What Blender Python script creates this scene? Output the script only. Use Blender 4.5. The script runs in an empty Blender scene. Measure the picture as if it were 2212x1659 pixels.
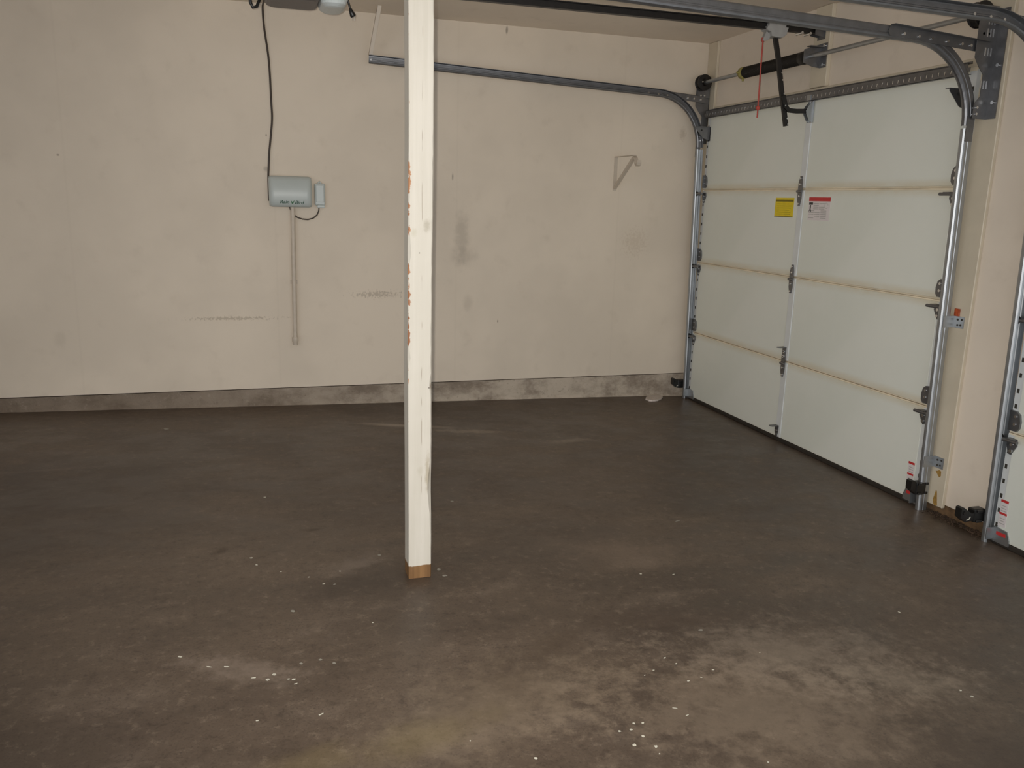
import bpy, bmesh, math, random
from mathutils import Vector, Matrix

rnd = random.Random(7)
S = bpy.context.scene
C = S.collection

# ------------------------------------------------------------------ camera, world, light, exposure
cam_data = bpy.data.cameras.new('camera')
cam_data.sensor_fit = 'HORIZONTAL'
cam_data.sensor_width = 36.0
cam_data.lens = 1795.29 * 36.0 / 2212.0
cam_data.clip_start = 0.05
cam = bpy.data.objects.new('camera', cam_data)
C.objects.link(cam)
CAM = Vector((-3.1934, -5.7731, 1.4856))
YAW, PITCH, ROLL = 0.29933, 0.21736, 0.02754
fwd = Vector((math.sin(YAW) * math.cos(PITCH), math.cos(YAW) * math.cos(PITCH), -math.sin(PITCH)))
rt0 = Vector((math.cos(YAW), -math.sin(YAW), 0))
up0 = rt0.cross(fwd)
right = math.cos(ROLL) * rt0 + math.sin(ROLL) * up0
up = -math.sin(ROLL) * rt0 + math.cos(ROLL) * up0
rot = Matrix((right, up, -fwd)).transposed()
cam.matrix_world = Matrix.Translation(CAM) @ rot.to_4x4()
S.camera = cam

world = bpy.data.worlds.new('world')
S.world = world
world.use_nodes = True
bg = world.node_tree.nodes['Background']
bg.inputs['Color'].default_value = (0.86, 0.92, 1.0, 1)      # dim daylight fill, added through the unbuilt rear and part of the left side
bg.inputs['Strength'].default_value = 1.42

flash = bpy.data.lights.new('camera_flash', 'SPOT')             # the flash beside the lens
flash.energy = 262
flash.color = (1.0, 0.955, 0.89)
flash.spot_size = math.radians(92)
flash.spot_blend = 0.85
flash.shadow_soft_size = 0.008
fl = bpy.data.objects.new('camera_flash', flash)
C.objects.link(fl)
fl.matrix_world = Matrix.Translation(CAM + right * -0.024 + up * 0.018) @ rot.to_4x4()

vs = S.view_settings
vs.view_transform = 'Standard'
vs.look = 'None'
vs.gamma = 1.0
vs.exposure = 0.0
vs.use_curve_mapping = False

# ------------------------------------------------------------------ materials
def srgb(r, g, b):
    f = lambda c: c / 12.92 if c <= 0.04045 else ((c + 0.055) / 1.055) ** 2.4
    return (f(r / 255), f(g / 255), f(b / 255), 1)

class Nodes:
    def __init__(s, name):
        s.m = bpy.data.materials.new(name)
        s.m.use_nodes = True
        s.t = s.m.node_tree
        s.b = s.t.nodes['Principled BSDF']
        s.co = None
    def n(s, typ, **kw):
        x = s.t.nodes.new(typ)
        for k, v in kw.items():
            setattr(x, k, v)
        return x
    def l(s, a, b):
        s.t.links.new(a, b)
    def coord(s):
        if s.co is None:
            s.co = s.n('ShaderNodeTexCoord').outputs['Object']
        return s.co
    def noise(s, scale, detail=4, rough=0.55, vec=None, stretch=None):
        x = s.n('ShaderNodeTexNoise')
        x.inputs['Scale'].default_value = scale
        x.inputs['Detail'].default_value = detail
        x.inputs['Roughness'].default_value = rough
        v = vec or s.coord()
        if stretch:
            mp = s.n('ShaderNodeMapping')
            mp.inputs['Scale'].default_value = stretch
            s.l(v, mp.inputs['Vector'])
            v = mp.outputs[0]
        s.l(v, x.inputs['Vector'])
        return x.outputs['Fac']
    def ramp(s, fac, lo, hi, a=0.0, b=1.0, smooth=True):
        x = s.n('ShaderNodeMapRange')
        x.interpolation_type = 'SMOOTHSTEP' if smooth else 'LINEAR'
        for k, v in (('From Min', lo), ('From Max', hi), ('To Min', a), ('To Max', b)):
            x.inputs[k].default_value = v
        s.l(fac, x.inputs['Value'])
        return x.outputs['Result']
    def math(s, op, a, b=None):
        x = s.n('ShaderNodeMath', operation=op)
        for i, v in enumerate((a, b)):
            if v is None:
                continue
            if isinstance(v, (int, float)):
                x.inputs[i].default_value = v
            else:
                s.l(v, x.inputs[i])
        return x.outputs[0]
    def mix(s, fac, a, b):
        x = s.n('ShaderNodeMix', data_type='RGBA')
        for i, v in ((0, fac), (6, a), (7, b)):
            if isinstance(v, (int, float, tuple)):
                x.inputs[i].default_value = v
            else:
                s.l(v, x.inputs[i])
        return x.outputs[2]
    def blob(s, loc, size, ang, noise, soft=0.5, strength=1.0, amp=0.7):
        mp = s.n('ShaderNodeMapping', vector_type='TEXTURE')
        mp.inputs['Location'].default_value = loc
        mp.inputs['Rotation'].default_value = ang
        mp.inputs['Scale'].default_value = size
        s.l(s.coord(), mp.inputs['Vector'])
        ln = s.n('ShaderNodeVectorMath', operation='LENGTH')
        s.l(mp.outputs[0], ln.inputs[0])
        d = s.math('ADD', ln.outputs['Value'], s.math('MULTIPLY', s.math('SUBTRACT', noise, 0.5), amp * 2))
        return s.ramp(d, 1.0, 1.0 - soft * 1.2, 0.0, strength)
    def sep(s):
        x = s.n('ShaderNodeSeparateXYZ')
        s.l(s.coord(), x.inputs[0])
        return x.outputs
    def bump(s, h, strength, dist=0.01):
        x = s.n('ShaderNodeBump')
        x.inputs['Strength'].default_value = strength
        x.inputs['Distance'].default_value = dist
        s.l(h, x.inputs['Height'])
        s.l(x.outputs[0], s.b.inputs['Normal'])
    def fin(s, col=None, rough=0.6, metal=0.0, spec=None):
        if col is not None:
            if isinstance(col, tuple):
                s.b.inputs['Base Color'].default_value = col
            else:
                s.l(col, s.b.inputs['Base Color'])
        if isinstance(rough, (int, float)):
            s.b.inputs['Roughness'].default_value = rough
        else:
            s.l(rough, s.b.inputs['Roughness'])
        s.b.inputs['Metallic'].default_value = metal
        if spec is not None:
            s.b.inputs['Specular IOR Level'].default_value = spec
        return s.m

def simple(name, col, rough=0.5, metal=0.0, var=0.12, scale=25, bump=0.0, spec=None):
    k = Nodes(name)
    nz = k.noise(scale, 3)
    dk = tuple(c * (1 - var) for c in col[:3]) + (1,)
    lt = tuple(min(1, c * (1 + var)) for c in col[:3]) + (1,)
    c = k.mix(k.ramp(nz, 0.3, 0.7), dk, lt)
    if bump:
        k.bump(k.noise(scale * 6, 3), bump, 0.003)
    return k.fin(c, rough, metal, spec)

WALL = srgb(224, 210, 191)

def make_wall(name, stains=True, tint=WALL):
    k = Nodes(name)
    big = k.noise(1.1, 4)
    fine = k.noise(7, 5)
    dk = tuple(c * 0.93 for c in tint[:3]) + (1,)
    lt = tuple(c * 1.03 for c in tint[:3]) + (1,)
    c = k.mix(k.ramp(big, 0.35, 0.65), dk, lt)
    c = k.mix(k.ramp(fine, 0.55, 0.8, 0, 0.12), c, srgb(150, 132, 112))
    if stains:
        nz = k.noise(14, 5, 0.65)
        nf = k.noise(60, 4, 0.7)
        for (x, z, rx, rz, st, col, nn, am) in [
                (-1.81, 1.22, 0.075, 0.24, 0.30, (134, 124, 110), nz, 0.7),
                (-1.80, 1.09, 0.15, 0.10, 0.20, (138, 126, 112), nz, 0.7),
                (-1.76, 0.76, 0.05, 0.09, 0.16, (120, 106, 92), nz, 0.6),
                (-3.36, 0.672, 0.30, 0.014, 0.40, (132, 112, 84), nf, 2.6),
                (-2.40, 0.825, 0.19, 0.026, 0.40, (128, 108, 88), nf, 2.8),
                (-1.534, 0.624, 0.006, 0.016, 0.8, (78, 62, 46), nz, 0.2),
                (-1.881, 1.633, 0.008, 0.035, 0.6, (120, 108, 96), nz, 0.5),
                (-4.321, 1.68, 0.012, 0.009, 0.6, (110, 90, 68), nz, 0.4),
                (-3.108, 1.852, 0.008, 0.012, 0.7, (92, 76, 58), nz, 0.4),
                (-3.112, 1.641, 0.03, 0.02, 0.35, (110, 96, 80), nz, 0.6),
                (-0.48, 1.20, 0.11, 0.11, 0.16, (160, 130, 96), nf, 2.6),
                (-1.517, 2.61, 0.010, 0.035, 0.6, (104, 92, 78), nz, 0.8),
                (-0.142, 1.998, 0.035, 0.06, 0.25, (130, 102, 72), nf, 1.0),
                (-4.40, 0.56, 0.05, 0.08, 0.10, (128, 112, 94), nz, 0.7)]:
            c = k.mix(k.blob((x, 0, z), (rx, 50, rz), (0, 0, 0), nn, 0.7, st, am), c, srgb(*col))
        # faint taped sheet joints
        x = k.sep()[0]
        for jx in (-4.29, -3.07, -1.85, -0.63):
            d = k.math('ABSOLUTE', k.math('SUBTRACT', x, jx))
            c = k.mix(k.ramp(d, 0.012, 0.0, 0, 0.035), c, srgb(140, 124, 106))
    k.bump(k.noise(220, 2), 0.12, 0.002)
    return k.fin(c, 0.62, 0, 0.3)

m_wall = make_wall('painted_wall')
m_wall_r = make_wall('painted_wall_plain', False, srgb(228, 215, 198))
m_ceil = make_wall('painted_ceiling', False, srgb(238, 225, 208))

def make_floor():
    k = Nodes('sealed_concrete')
    big = k.noise(0.75, 5, 0.6, stretch=(1.0, 1.7, 1))
    mid = k.noise(3.2, 6, 0.62, stretch=(1.0, 1.6, 1))
    fine = k.noise(26, 6, 0.7)
    c = k.mix(k.ramp(big, 0.36, 0.66), srgb(82, 70, 60), srgb(98, 84, 71))
    c = k.mix(k.ramp(mid, 0.50, 0.76, 0, 0.40), c, srgb(132, 117, 102))
    c = k.mix(k.ramp(mid, 0.48, 0.28, 0, 0.6), c, srgb(70, 59, 50))
    c = k.mix(k.ramp(fine, 0.52, 0.78, 0, 0.45), c, srgb(146, 130, 112))
    c = k.mix(k.ramp(fine, 0.48, 0.25, 0, 0.6), c, srgb(56, 47, 40))
    c = k.mix(k.ramp(k.noise(120, 3, 0.7), 0.5, 0.3, 0, 0.4), c, srgb(52, 44, 38))
    nz = k.noise(5, 5, 0.65)
    nf = k.noise(16, 5, 0.7)
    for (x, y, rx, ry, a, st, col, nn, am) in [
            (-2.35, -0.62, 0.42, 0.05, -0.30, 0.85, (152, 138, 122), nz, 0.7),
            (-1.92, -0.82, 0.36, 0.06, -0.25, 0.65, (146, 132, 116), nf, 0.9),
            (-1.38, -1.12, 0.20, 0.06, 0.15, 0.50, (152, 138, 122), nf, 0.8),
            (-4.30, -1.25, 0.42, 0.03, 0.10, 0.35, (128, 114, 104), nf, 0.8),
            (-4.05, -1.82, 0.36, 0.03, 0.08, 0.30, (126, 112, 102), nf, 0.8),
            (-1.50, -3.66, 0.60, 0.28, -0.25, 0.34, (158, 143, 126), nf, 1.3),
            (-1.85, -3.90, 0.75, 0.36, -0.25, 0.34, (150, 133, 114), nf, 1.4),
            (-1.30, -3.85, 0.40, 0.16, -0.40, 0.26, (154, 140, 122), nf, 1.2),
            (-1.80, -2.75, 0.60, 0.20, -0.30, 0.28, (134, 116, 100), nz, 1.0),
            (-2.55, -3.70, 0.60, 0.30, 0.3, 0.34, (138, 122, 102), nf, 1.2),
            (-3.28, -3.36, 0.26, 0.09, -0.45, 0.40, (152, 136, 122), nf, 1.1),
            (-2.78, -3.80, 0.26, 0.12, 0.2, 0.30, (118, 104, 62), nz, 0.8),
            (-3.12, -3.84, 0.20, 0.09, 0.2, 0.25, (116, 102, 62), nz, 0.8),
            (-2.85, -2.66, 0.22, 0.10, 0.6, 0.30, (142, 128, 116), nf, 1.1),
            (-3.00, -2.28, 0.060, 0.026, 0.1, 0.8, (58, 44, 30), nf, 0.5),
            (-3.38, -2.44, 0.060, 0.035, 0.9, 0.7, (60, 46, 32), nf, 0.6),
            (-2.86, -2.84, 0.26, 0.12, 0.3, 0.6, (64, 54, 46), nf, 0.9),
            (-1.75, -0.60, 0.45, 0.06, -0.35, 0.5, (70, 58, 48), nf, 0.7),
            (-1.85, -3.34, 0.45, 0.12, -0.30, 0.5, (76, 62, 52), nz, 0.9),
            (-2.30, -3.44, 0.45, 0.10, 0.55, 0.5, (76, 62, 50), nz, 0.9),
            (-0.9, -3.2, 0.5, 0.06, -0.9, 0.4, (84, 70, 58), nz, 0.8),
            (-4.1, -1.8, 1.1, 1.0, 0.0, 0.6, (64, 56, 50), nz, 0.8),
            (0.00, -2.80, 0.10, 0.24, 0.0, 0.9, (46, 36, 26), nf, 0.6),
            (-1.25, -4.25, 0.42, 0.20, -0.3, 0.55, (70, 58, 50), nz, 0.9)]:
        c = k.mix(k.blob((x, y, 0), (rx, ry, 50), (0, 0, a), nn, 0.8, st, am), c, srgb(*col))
    k.bump(k.math('ADD', fine, k.math('MULTIPLY', mid, 0.6)), 0.10, 0.004)
    return k.fin(c, k.ramp(mid, 0.3, 0.7, 0.34, 0.52), 0, 0.45)

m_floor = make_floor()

def make_curb():
    k = Nodes('stem_wall_concrete')
    a = k.noise(2.6, 6, 0.7, stretch=(1.0, 0.3, 1.6))
    b = k.noise(34, 5, 0.7)
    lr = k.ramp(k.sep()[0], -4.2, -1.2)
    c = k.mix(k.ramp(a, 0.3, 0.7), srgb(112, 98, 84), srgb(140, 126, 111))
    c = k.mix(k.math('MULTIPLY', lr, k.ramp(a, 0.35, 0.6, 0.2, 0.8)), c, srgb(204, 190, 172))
    c = k.mix(k.ramp(b, 0.55, 0.75, 0, 0.3), c, srgb(190, 178, 162))
    c = k.mix(k.ramp(b, 0.42, 0.25, 0, 0.5), c, srgb(88, 74, 60))
    k.bump(b, 0.5, 0.008)
    return k.fin(c, 0.85, 0, 0.2)
m_curb = make_curb()

def make_post():
    k = Nodes('chipped_cream_paint_on_wood')
    x, y, z = k.sep()
    nz = k.noise(9, 5, 0.65)
    nf = k.noise(34, 5, 0.7)
    grain = k.noise(30, 4, 0.6, stretch=(1, 1, 0.05))
    paint = k.mix(k.ramp(grain, 0.4, 0.7), srgb(202, 195, 181), srgb(209, 202, 189))
    wood = k.mix(k.ramp(grain, 0.35, 0.65), srgb(146, 96, 64), srgb(194, 140, 98))
    base = k.mix(k.ramp(grain, 0.35, 0.65), srgb(108, 78, 48), srgb(140, 104, 66))
    # smudges
    for (sx, sz, rx, rz, st, col) in [(0.066, 1.335, 0.020, 0.032, 0.50, (150, 140, 118)),
                                      (0.073, 0.42, 0.014, 0.10, 0.60, (158, 144, 116)),
                                      (0.046, 0.43, 0.018, 0.03, 0.30, (176, 166, 144)),
                                      (0.020, 1.31, 0.014, 0.02, 0.30, (170, 164, 132)),
                                      (0.082, 0.755, 0.006, 0.02, 0.85, (110, 82, 54)),
                                      (0.076, 0.75, 0.005, 0.004, 0.9, (70, 54, 38)),
                                      (0.04, 1.24, 0.003, 0.004, 0.9, (70, 60, 46)),
                                      (0.045, 2.12, 0.02, 0.02, 0.2, (190, 180, 160))]:
        paint = k.mix(k.blob((sx, 0, sz), (rx, 50, rz), (0, 0, 0), nf, 0.7, st, 0.7), paint, srgb(*col))
    # hairline checks
    wob = k.math('MULTIPLY', k.math('SUBTRACT', k.noise(3, 3), 0.5), 0.010)
    d = k.math('ABSOLUTE', k.math('SUBTRACT', k.math('ADD', x, wob), 0.049))
    crack = k.math('MULTIPLY', k.ramp(d, 0.0011, 0.0004), k.ramp(k.noise(6, 2, stretch=(0.01, 0.01, 1)), 0.5, 0.56))
    frontonly = k.ramp(y, 0.01, 0.005)
    paint = k.mix(k.math('MULTIPLY', k.math('MULTIPLY', crack, frontonly), 0.75), paint, srgb(120, 96, 70))
    # bare strip along the left front edge
    ed = k.math('ADD', k.math('ABSOLUTE', x), k.math('ABSOLUTE', y))
    wid = k.math('MULTIPLY', k.ramp(nz, 0.42, 0.70), k.math('MULTIPLY', k.ramp(z, 0.70, 1.15), k.ramp(z, 1.75, 1.45)))
    wid = k.math('ADD', k.math('MULTIPLY', wid, 0.017), k.math('MULTIPLY', k.ramp(nf, 0.5, 0.7), 0.005))
    bare = k.ramp(k.math('SUBTRACT', ed, wid), 0.0012, -0.0012)
    c = k.mix(bare, paint, wood)
    zz = k.math('ADD', z, k.math('MULTIPLY', k.math('SUBTRACT', k.noise(22, 3), 0.5), 0.016))
    c = k.mix(k.ramp(zz, 0.053, 0.049), c, base)
    k.bump(k.math('ADD', grain, k.math('MULTIPLY', bare, -1.5)), 0.25, 0.003)
    return k.fin(c, 0.5, 0, 0.4)
m_post = make_post()

def make_door_panel():
    k = Nodes('white_steel_door_skin')
    x, y, z = k.sep()
    nz = k.noise(2.2, 5, 0.65, stretch=(1, 1, 3))
    big = k.noise(1.4, 4)
    c = k.mix(k.ramp(big, 0.35, 0.65), srgb(222, 224, 213), srgb(228, 229, 219))
    e = k.math('ABSOLUTE', z)
    st = k.math('MULTIPLY', k.ramp(e, 0.212, 0.254), k.ramp(nz, 0.30, 0.62, 0.35, 1.0))
    c = k.mix(k.math('MULTIPLY', st, 0.5), c, srgb(206, 188, 150))
    k.bump(k.noise(160, 2), 0.08, 0.002)
    return k.fin(c, 0.45, 0, 0.4)
m_panel = make_door_panel()
m_section = simple('yellowed_section_rail', srgb(224, 211, 186), 0.75, 0, 0.10, 6, 0, 0.15)
m_stile = simple('white_steel_stile', srgb(214, 216, 214), 0.4, 0, 0.04, 8)
m_galv = simple('galvanised_steel', (0.42, 0.435, 0.445, 1), 0.43, 0.9, 0.06, 14)
m_galv2 = simple('dull_galvanised_steel', (0.21, 0.21, 0.215, 1), 0.42, 0.85, 0.10, 20)
m_zinc = simple('bright_zinc_bolt', (0.75, 0.76, 0.76, 1), 0.22, 1.0, 0.05, 40)
m_slot = simple('dark_slot', srgb(58, 54, 46), 0.8, 0, 0.1)
m_black = simple('black_steel', srgb(34, 31, 29), 0.4, 0.2, 0.2, 30)
m_blackpl = simple('black_plastic', srgb(24, 23, 22), 0.35, 0, 0.1)
m_rubber = simple('black_rubber_seal', srgb(44, 38, 31), 0.7, 0, 0.2)
m_grayplast = simple('grey_opener_plastic', srgb(96, 88, 87), 0.45, 0, 0.04)
m_trolley = simple('grey_trolley_plastic', srgb(160, 158, 154), 0.5, 0, 0.06)
m_red = simple('red_cord', srgb(172, 70, 58), 0.6, 0, 0.1)
m_ctrl = simple('pale_grey_plastic', srgb(186, 192, 188), 0.38, 0, 0.02, 6)
m_green = simple('green_print', srgb(22, 74, 52), 0.5, 0, 0.05)
m_green2 = simple('bright_green_print', srgb(40, 104, 56), 0.5, 0, 0.05)
m_cord = simple('brown_cord', srgb(58, 46, 36), 0.5, 0, 0.1)
m_pvc = simple('painted_conduit', srgb(200, 187, 170), 0.5, 0, 0.04)
m_trim = simple('cream_trim_paint', srgb(204, 192, 170), 0.5, 0, 0.05, 6, 0.05)
m_yellow = simple('yellow_label', srgb(226, 200, 22), 0.45, 0, 0.04)
m_olive = simple('olive_print', srgb(120, 106, 14), 0.5, 0, 0.05)
m_redlab = simple('red_print', srgb(196, 52, 52), 0.45, 0, 0.05)
m_whitelab = simple('white_label', srgb(222, 214, 212), 0.45, 0, 0.02)
m_greyprint = simple('grey_print', srgb(178, 174, 168), 0.5, 0, 0.05)
m_darkprint = simple('dark_print', srgb(52, 48, 46), 0.5, 0, 0.05)
m_rust = simple('rust_and_bare_wood', srgb(168, 74, 34), 0.7, 0, 0.3, 60)
m_mustard = simple('mustard_paint', srgb(150, 140, 78), 0.5, 0, 0.2)
m_plaster = simple('plaster_white', srgb(206, 194, 184), 0.7, 0, 0.08, 40, 0.3)
m_speck = simple('paint_fleck_white', srgb(206, 202, 186), 0.5, 0, 0.08)
m_dirt = simple('dark_dirt', srgb(64, 48, 34), 0.9, 0, 0.4, 50)
m_sill = simple('rotted_sill', srgb(104, 80, 54), 0.85, 0, 0.4, 18, 0.5)
m_lens = Nodes('frosted_lens')
m_lens.b.inputs['Subsurface Weight'].default_value = 0.0
m_lens = m_lens.fin(srgb(206, 212, 210), 0.35, 0)

# ------------------------------------------------------------------ mesh helpers
class MB:
    def __init__(s):
        s.v, s.f, s.sm = [], [], []
    def add(s, vs_, fs_, smooth=False):
        o = len(s.v)
        s.v += [Vector(p) for p in vs_]
        for f in fs_:
            s.f.append([i + o for i in f])
            s.sm.append(smooth)
        return s
    def box(s, x0, x1, y0, y1, z0, z1):
        x0, x1 = sorted((x0, x1)); y0, y1 = sorted((y0, y1)); z0, z1 = sorted((z0, z1))
        return s.add([(x0, y0, z0), (x1, y0, z0), (x1, y1, z0), (x0, y1, z0),
                      (x0, y0, z1), (x1, y0, z1), (x1, y1, z1), (x0, y1, z1)],
                     [(0, 3, 2, 1), (4, 5, 6, 7), (0, 1, 5, 4), (1, 2, 6, 5), (2, 3, 7, 6), (3, 0, 4, 7)])
    def bbox(s, x0, x1, y0, y1, z0, z1, b=0.004, seg=2):
        bm = bmesh.new()
        t = MB().box(x0, x1, y0, y1, z0, z1)
        vv = [bm.verts.new(p) for p in t.v]
        for f in t.f:
            bm.faces.new([vv[i] for i in f])
        bmesh.ops.bevel(bm, geom=bm.edges[:], offset=b, segments=seg, profile=0.5, affect='EDGES')
        bm.verts.index_update()
        s.add([v.co.copy() for v in bm.verts], [[v.index for v in f.verts] for f in bm.faces])
        bm.free()
        return s
    def tube(s, pts, r, seg=10, cap=True, smooth=True):
        pts = [Vector(p) for p in pts]
        rr = r if isinstance(r, (list, tuple)) else [r] * len(pts)
        rings, prev = [], None
        vs_ = []
        for i, p in enumerate(pts):
            d = (pts[min(i + 1, len(pts) - 1)] - pts[max(i - 1, 0)]).normalized()
            if prev is None:
                a = Vector((0, 0, 1)) if abs(d.z) < 0.9 else Vector((1, 0, 0))
                u = d.cross(a).normalized()
            else:
                u = (prev - d * prev.dot(d)).normalized()
            prev = u
            w = d.cross(u)
            for k in range(seg):
                t = 2 * math.pi * k / seg
                vs_.append(p + (u * math.cos(t) + w * math.sin(t)) * rr[i])
        n = len(pts)
        fs_ = []
        for i in range(n - 1):
            for k in range(seg):
                k2 = (k + 1) % seg
                fs_.append((i * seg + k, i * seg + k2, (i + 1) * seg + k2, (i + 1) * seg + k))
        s.add(vs_, fs_, smooth)
        if cap:
            s.add([vs_[k] for k in range(seg)], [tuple(reversed(range(seg)))])
            s.add([vs_[(n - 1) * seg + k] for k in range(seg)], [tuple(range(seg))])
        return s
    def cyl(s, a, b, r, seg=16, r2=None):
        return s.tube([a, b], [r, r if r2 is None else r2], seg)
    def prism(s, poly, axis, a0, a1):
        # poly: 2-D points; axis 'x' -> (y,z), 'y' -> (x,z), 'z' -> (x,y)
        def P(p, t):
            return {'x': (t, p[0], p[1]), 'y': (p[0], t, p[1]), 'z': (p[0], p[1], t)}[axis]
        n = len(poly)
        vs_ = [P(p, a0) for p in poly] + [P(p, a1) for p in poly]
        fs_ = [tuple(range(n)), tuple(reversed(range(n, 2 * n)))]
        fs_ += [(i, i + n, (i + 1) % n + n, (i + 1) % n) for i in range(n)]
        return s.add(vs_, fs_)
    def sweep(s, rows, cap=True, smooth=False):
        n = len(rows[0]); vs_ = [p for r in rows for p in r]; fs_ = []
        for i in range(len(rows) - 1):
            for k in range(n):
                k2 = (k + 1) % n
                fs_.append((i * n + k, i * n + k2, (i + 1) * n + k2, (i + 1) * n + k))
        if cap:
            fs_.append(tuple(reversed(range(n))))
            fs_.append(tuple(range((len(rows) - 1) * n, len(rows) * n)))
        return s.add(vs_, fs_, smooth)
    def build(s, name, mat, parent=None, origin=None):
        base = Vector(origin) if origin is not None else (wpos(parent) if parent else Vector((0, 0, 0)))
        me = bpy.data.meshes.new(name)
        me.from_pydata([tuple(p - base) for p in s.v], [], s.f)
        me.polygons.foreach_set('use_smooth', s.sm)
        bm = bmesh.new(); bm.from_mesh(me)
        bmesh.ops.recalc_face_normals(bm, faces=bm.faces[:])
        bm.to_mesh(me); bm.free()
        me.materials.append(mat)
        o = bpy.data.objects.new(name, me)
        C.objects.link(o)
        if parent:
            o.parent = parent
            o.location = base - wpos(parent)
        else:
            o.location = base
        return o

def wpos(o):
    p = Vector((0, 0, 0))
    while o:
        p += o.location
        o = o.parent
    return p

def empty(name, loc):
    o = bpy.data.objects.new(name, None)
    o.empty_display_size = 0.1
    o.location = loc
    C.objects.link(o)
    return o

def tag(o, label=None, cat=None, group=None, kind=None):
    for k_, v_ in (('label', label), ('category', cat), ('group', group), ('kind', kind)):
        if v_:
            o[k_] = v_
    return o

def inst(o, name, parent, loc):
    c = bpy.data.objects.new(name, o.data)
    C.objects.link(c)
    c.parent = parent
    c.location = Vector(loc) - wpos(parent)
    return c

FZ, SL = 0.0074, 0.0180
def fz(x):
    return FZ - SL * x
HC = 2.64
YL, XL = -6.4, -6.2

# ------------------------------------------------------------------ setting
g = MB()
g.add([(0.16, 0.16, fz(0.16)), (XL, 0.16, fz(XL)), (XL, YL, fz(XL)), (0.16, YL, fz(0.16)),
       (0.16, 0.16, -0.12), (XL, 0.16, -0.12), (XL, YL, -0.12), (0.16, YL, -0.12)],
      [(0, 1, 2, 3), (7, 6, 5, 4), (0, 4, 5, 1), (1, 5, 6, 2), (2, 6, 7, 3), (3, 7, 4, 0)])
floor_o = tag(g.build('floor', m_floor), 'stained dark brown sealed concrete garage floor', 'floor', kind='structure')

tag(MB().box(XL, 0.16, YL, 0.12, HC, HC + 0.1).build('ceiling', m_ceil), 'beige painted garage ceiling', 'ceiling', kind='structure')
tag(MB().box(XL, 0.04, 0.0, 0.12, 0.189, HC).build('wall_back', m_wall),
    'long beige drywall with smudges, behind the post', 'wall', kind='structure')

# concrete stem wall below the drywall, slightly uneven face
n = 150
rows = []
for i in range(n + 1):
    x = XL + (0.04 - XL) * i / n
    j = lambda a: (rnd.random() - 0.5) * a
    flare = 0.05 * max(0, (x + 0.45) / 0.49) ** 2
    rows.append([(x, 0.013 + j(0.003), 0.181 + j(0.002)), (x, 0.010 + j(0.006), 0.13 + j(0.01)),
                 (x, 0.006 + j(0.008) - flare * 0.3, fz(x) + 0.02), (x, -0.002 - flare + j(0.006), fz(x) - 0.01),
                 (x, 0.12, fz(x) - 0.01), (x, 0.12, 0.21), (x, 0.06, 0.21), (x, 0.06, 0.181)])
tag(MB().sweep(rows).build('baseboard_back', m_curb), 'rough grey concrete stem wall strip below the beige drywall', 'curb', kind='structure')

tag(MB().box(XL - 0.12, XL, -3.4, 0.12, -0.1, HC + 0.1).build('wall_left', m_wall_r), 'plain beige unseen side wall, cut short for the light, opposite the garage doors', 'wall', kind='structure')  # unseen wall added to block side light, cut short so some reaches the doors

D1L, D1R = -0.118, -2.530        # door one edges
D2L, D2R = -2.994, -5.406
wr = MB()
wr.box(0.04, 0.16, 0.0, -0.19, 0.0, HC)
wr.box(0.04, 0.16, -0.19, -2.46, 2.07, HC)
wr.box(0.04, 0.16, -2.46, -3.07, 0.062, HC)
wr.box(0.04, 0.16, -3.07, -5.33, 2.07, HC)
wr.box(0.04, 0.16, -5.33, YL, 0.0, HC)
tag(wr.build('wall_right', m_wall_r), 'beige wall around the two garage doors', 'wall', kind='structure')
tag(MB().box(0.046, 0.15, -2.46, -3.07, 0.0, 0.062).build('baseboard_right', m_sill),
    'rotted brown sill under the wall between the two garage doors', 'sill', kind='structure')

def trim(i, b, label):
    tag(MB().bbox(*b, b=0.003, seg=1).build('trim_%d' % i, m_trim), label, 'trim', kind='structure')
trim(1, (0.02, 0.0395, -0.004, -0.135, fz(0), HC - 0.002), 'cream jamb board in the corner left of the garage door')
trim(2, (0.02, 0.0395, -2.512, -2.665, 0.045, HC - 0.002), 'cream jamb board right of the garage door with the yellow sticker')
trim(3, (0.022, 0.0395, -0.137, -2.510, 2.142, 2.186), 'cream stop strip over the top of the garage door')
trim(4, (0.014, 0.0395, -1.255, -1.405, 2.188, HC - 0.002), 'cream vertical backing board behind the torsion spring bracket')

# ------------------------------------------------------------------ garage doors
SEC = 0.5334
def octo(cx, cz, w, h, c):
    return [(cx - w + c, cz - h), (cx + w - c, cz - h), (cx + w, cz - h + c), (cx + w, cz + h - c),
            (cx + w - c, cz + h), (cx - w + c, cz + h), (cx - w, cz + h - c), (cx - w, cz - h + c)]

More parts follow.
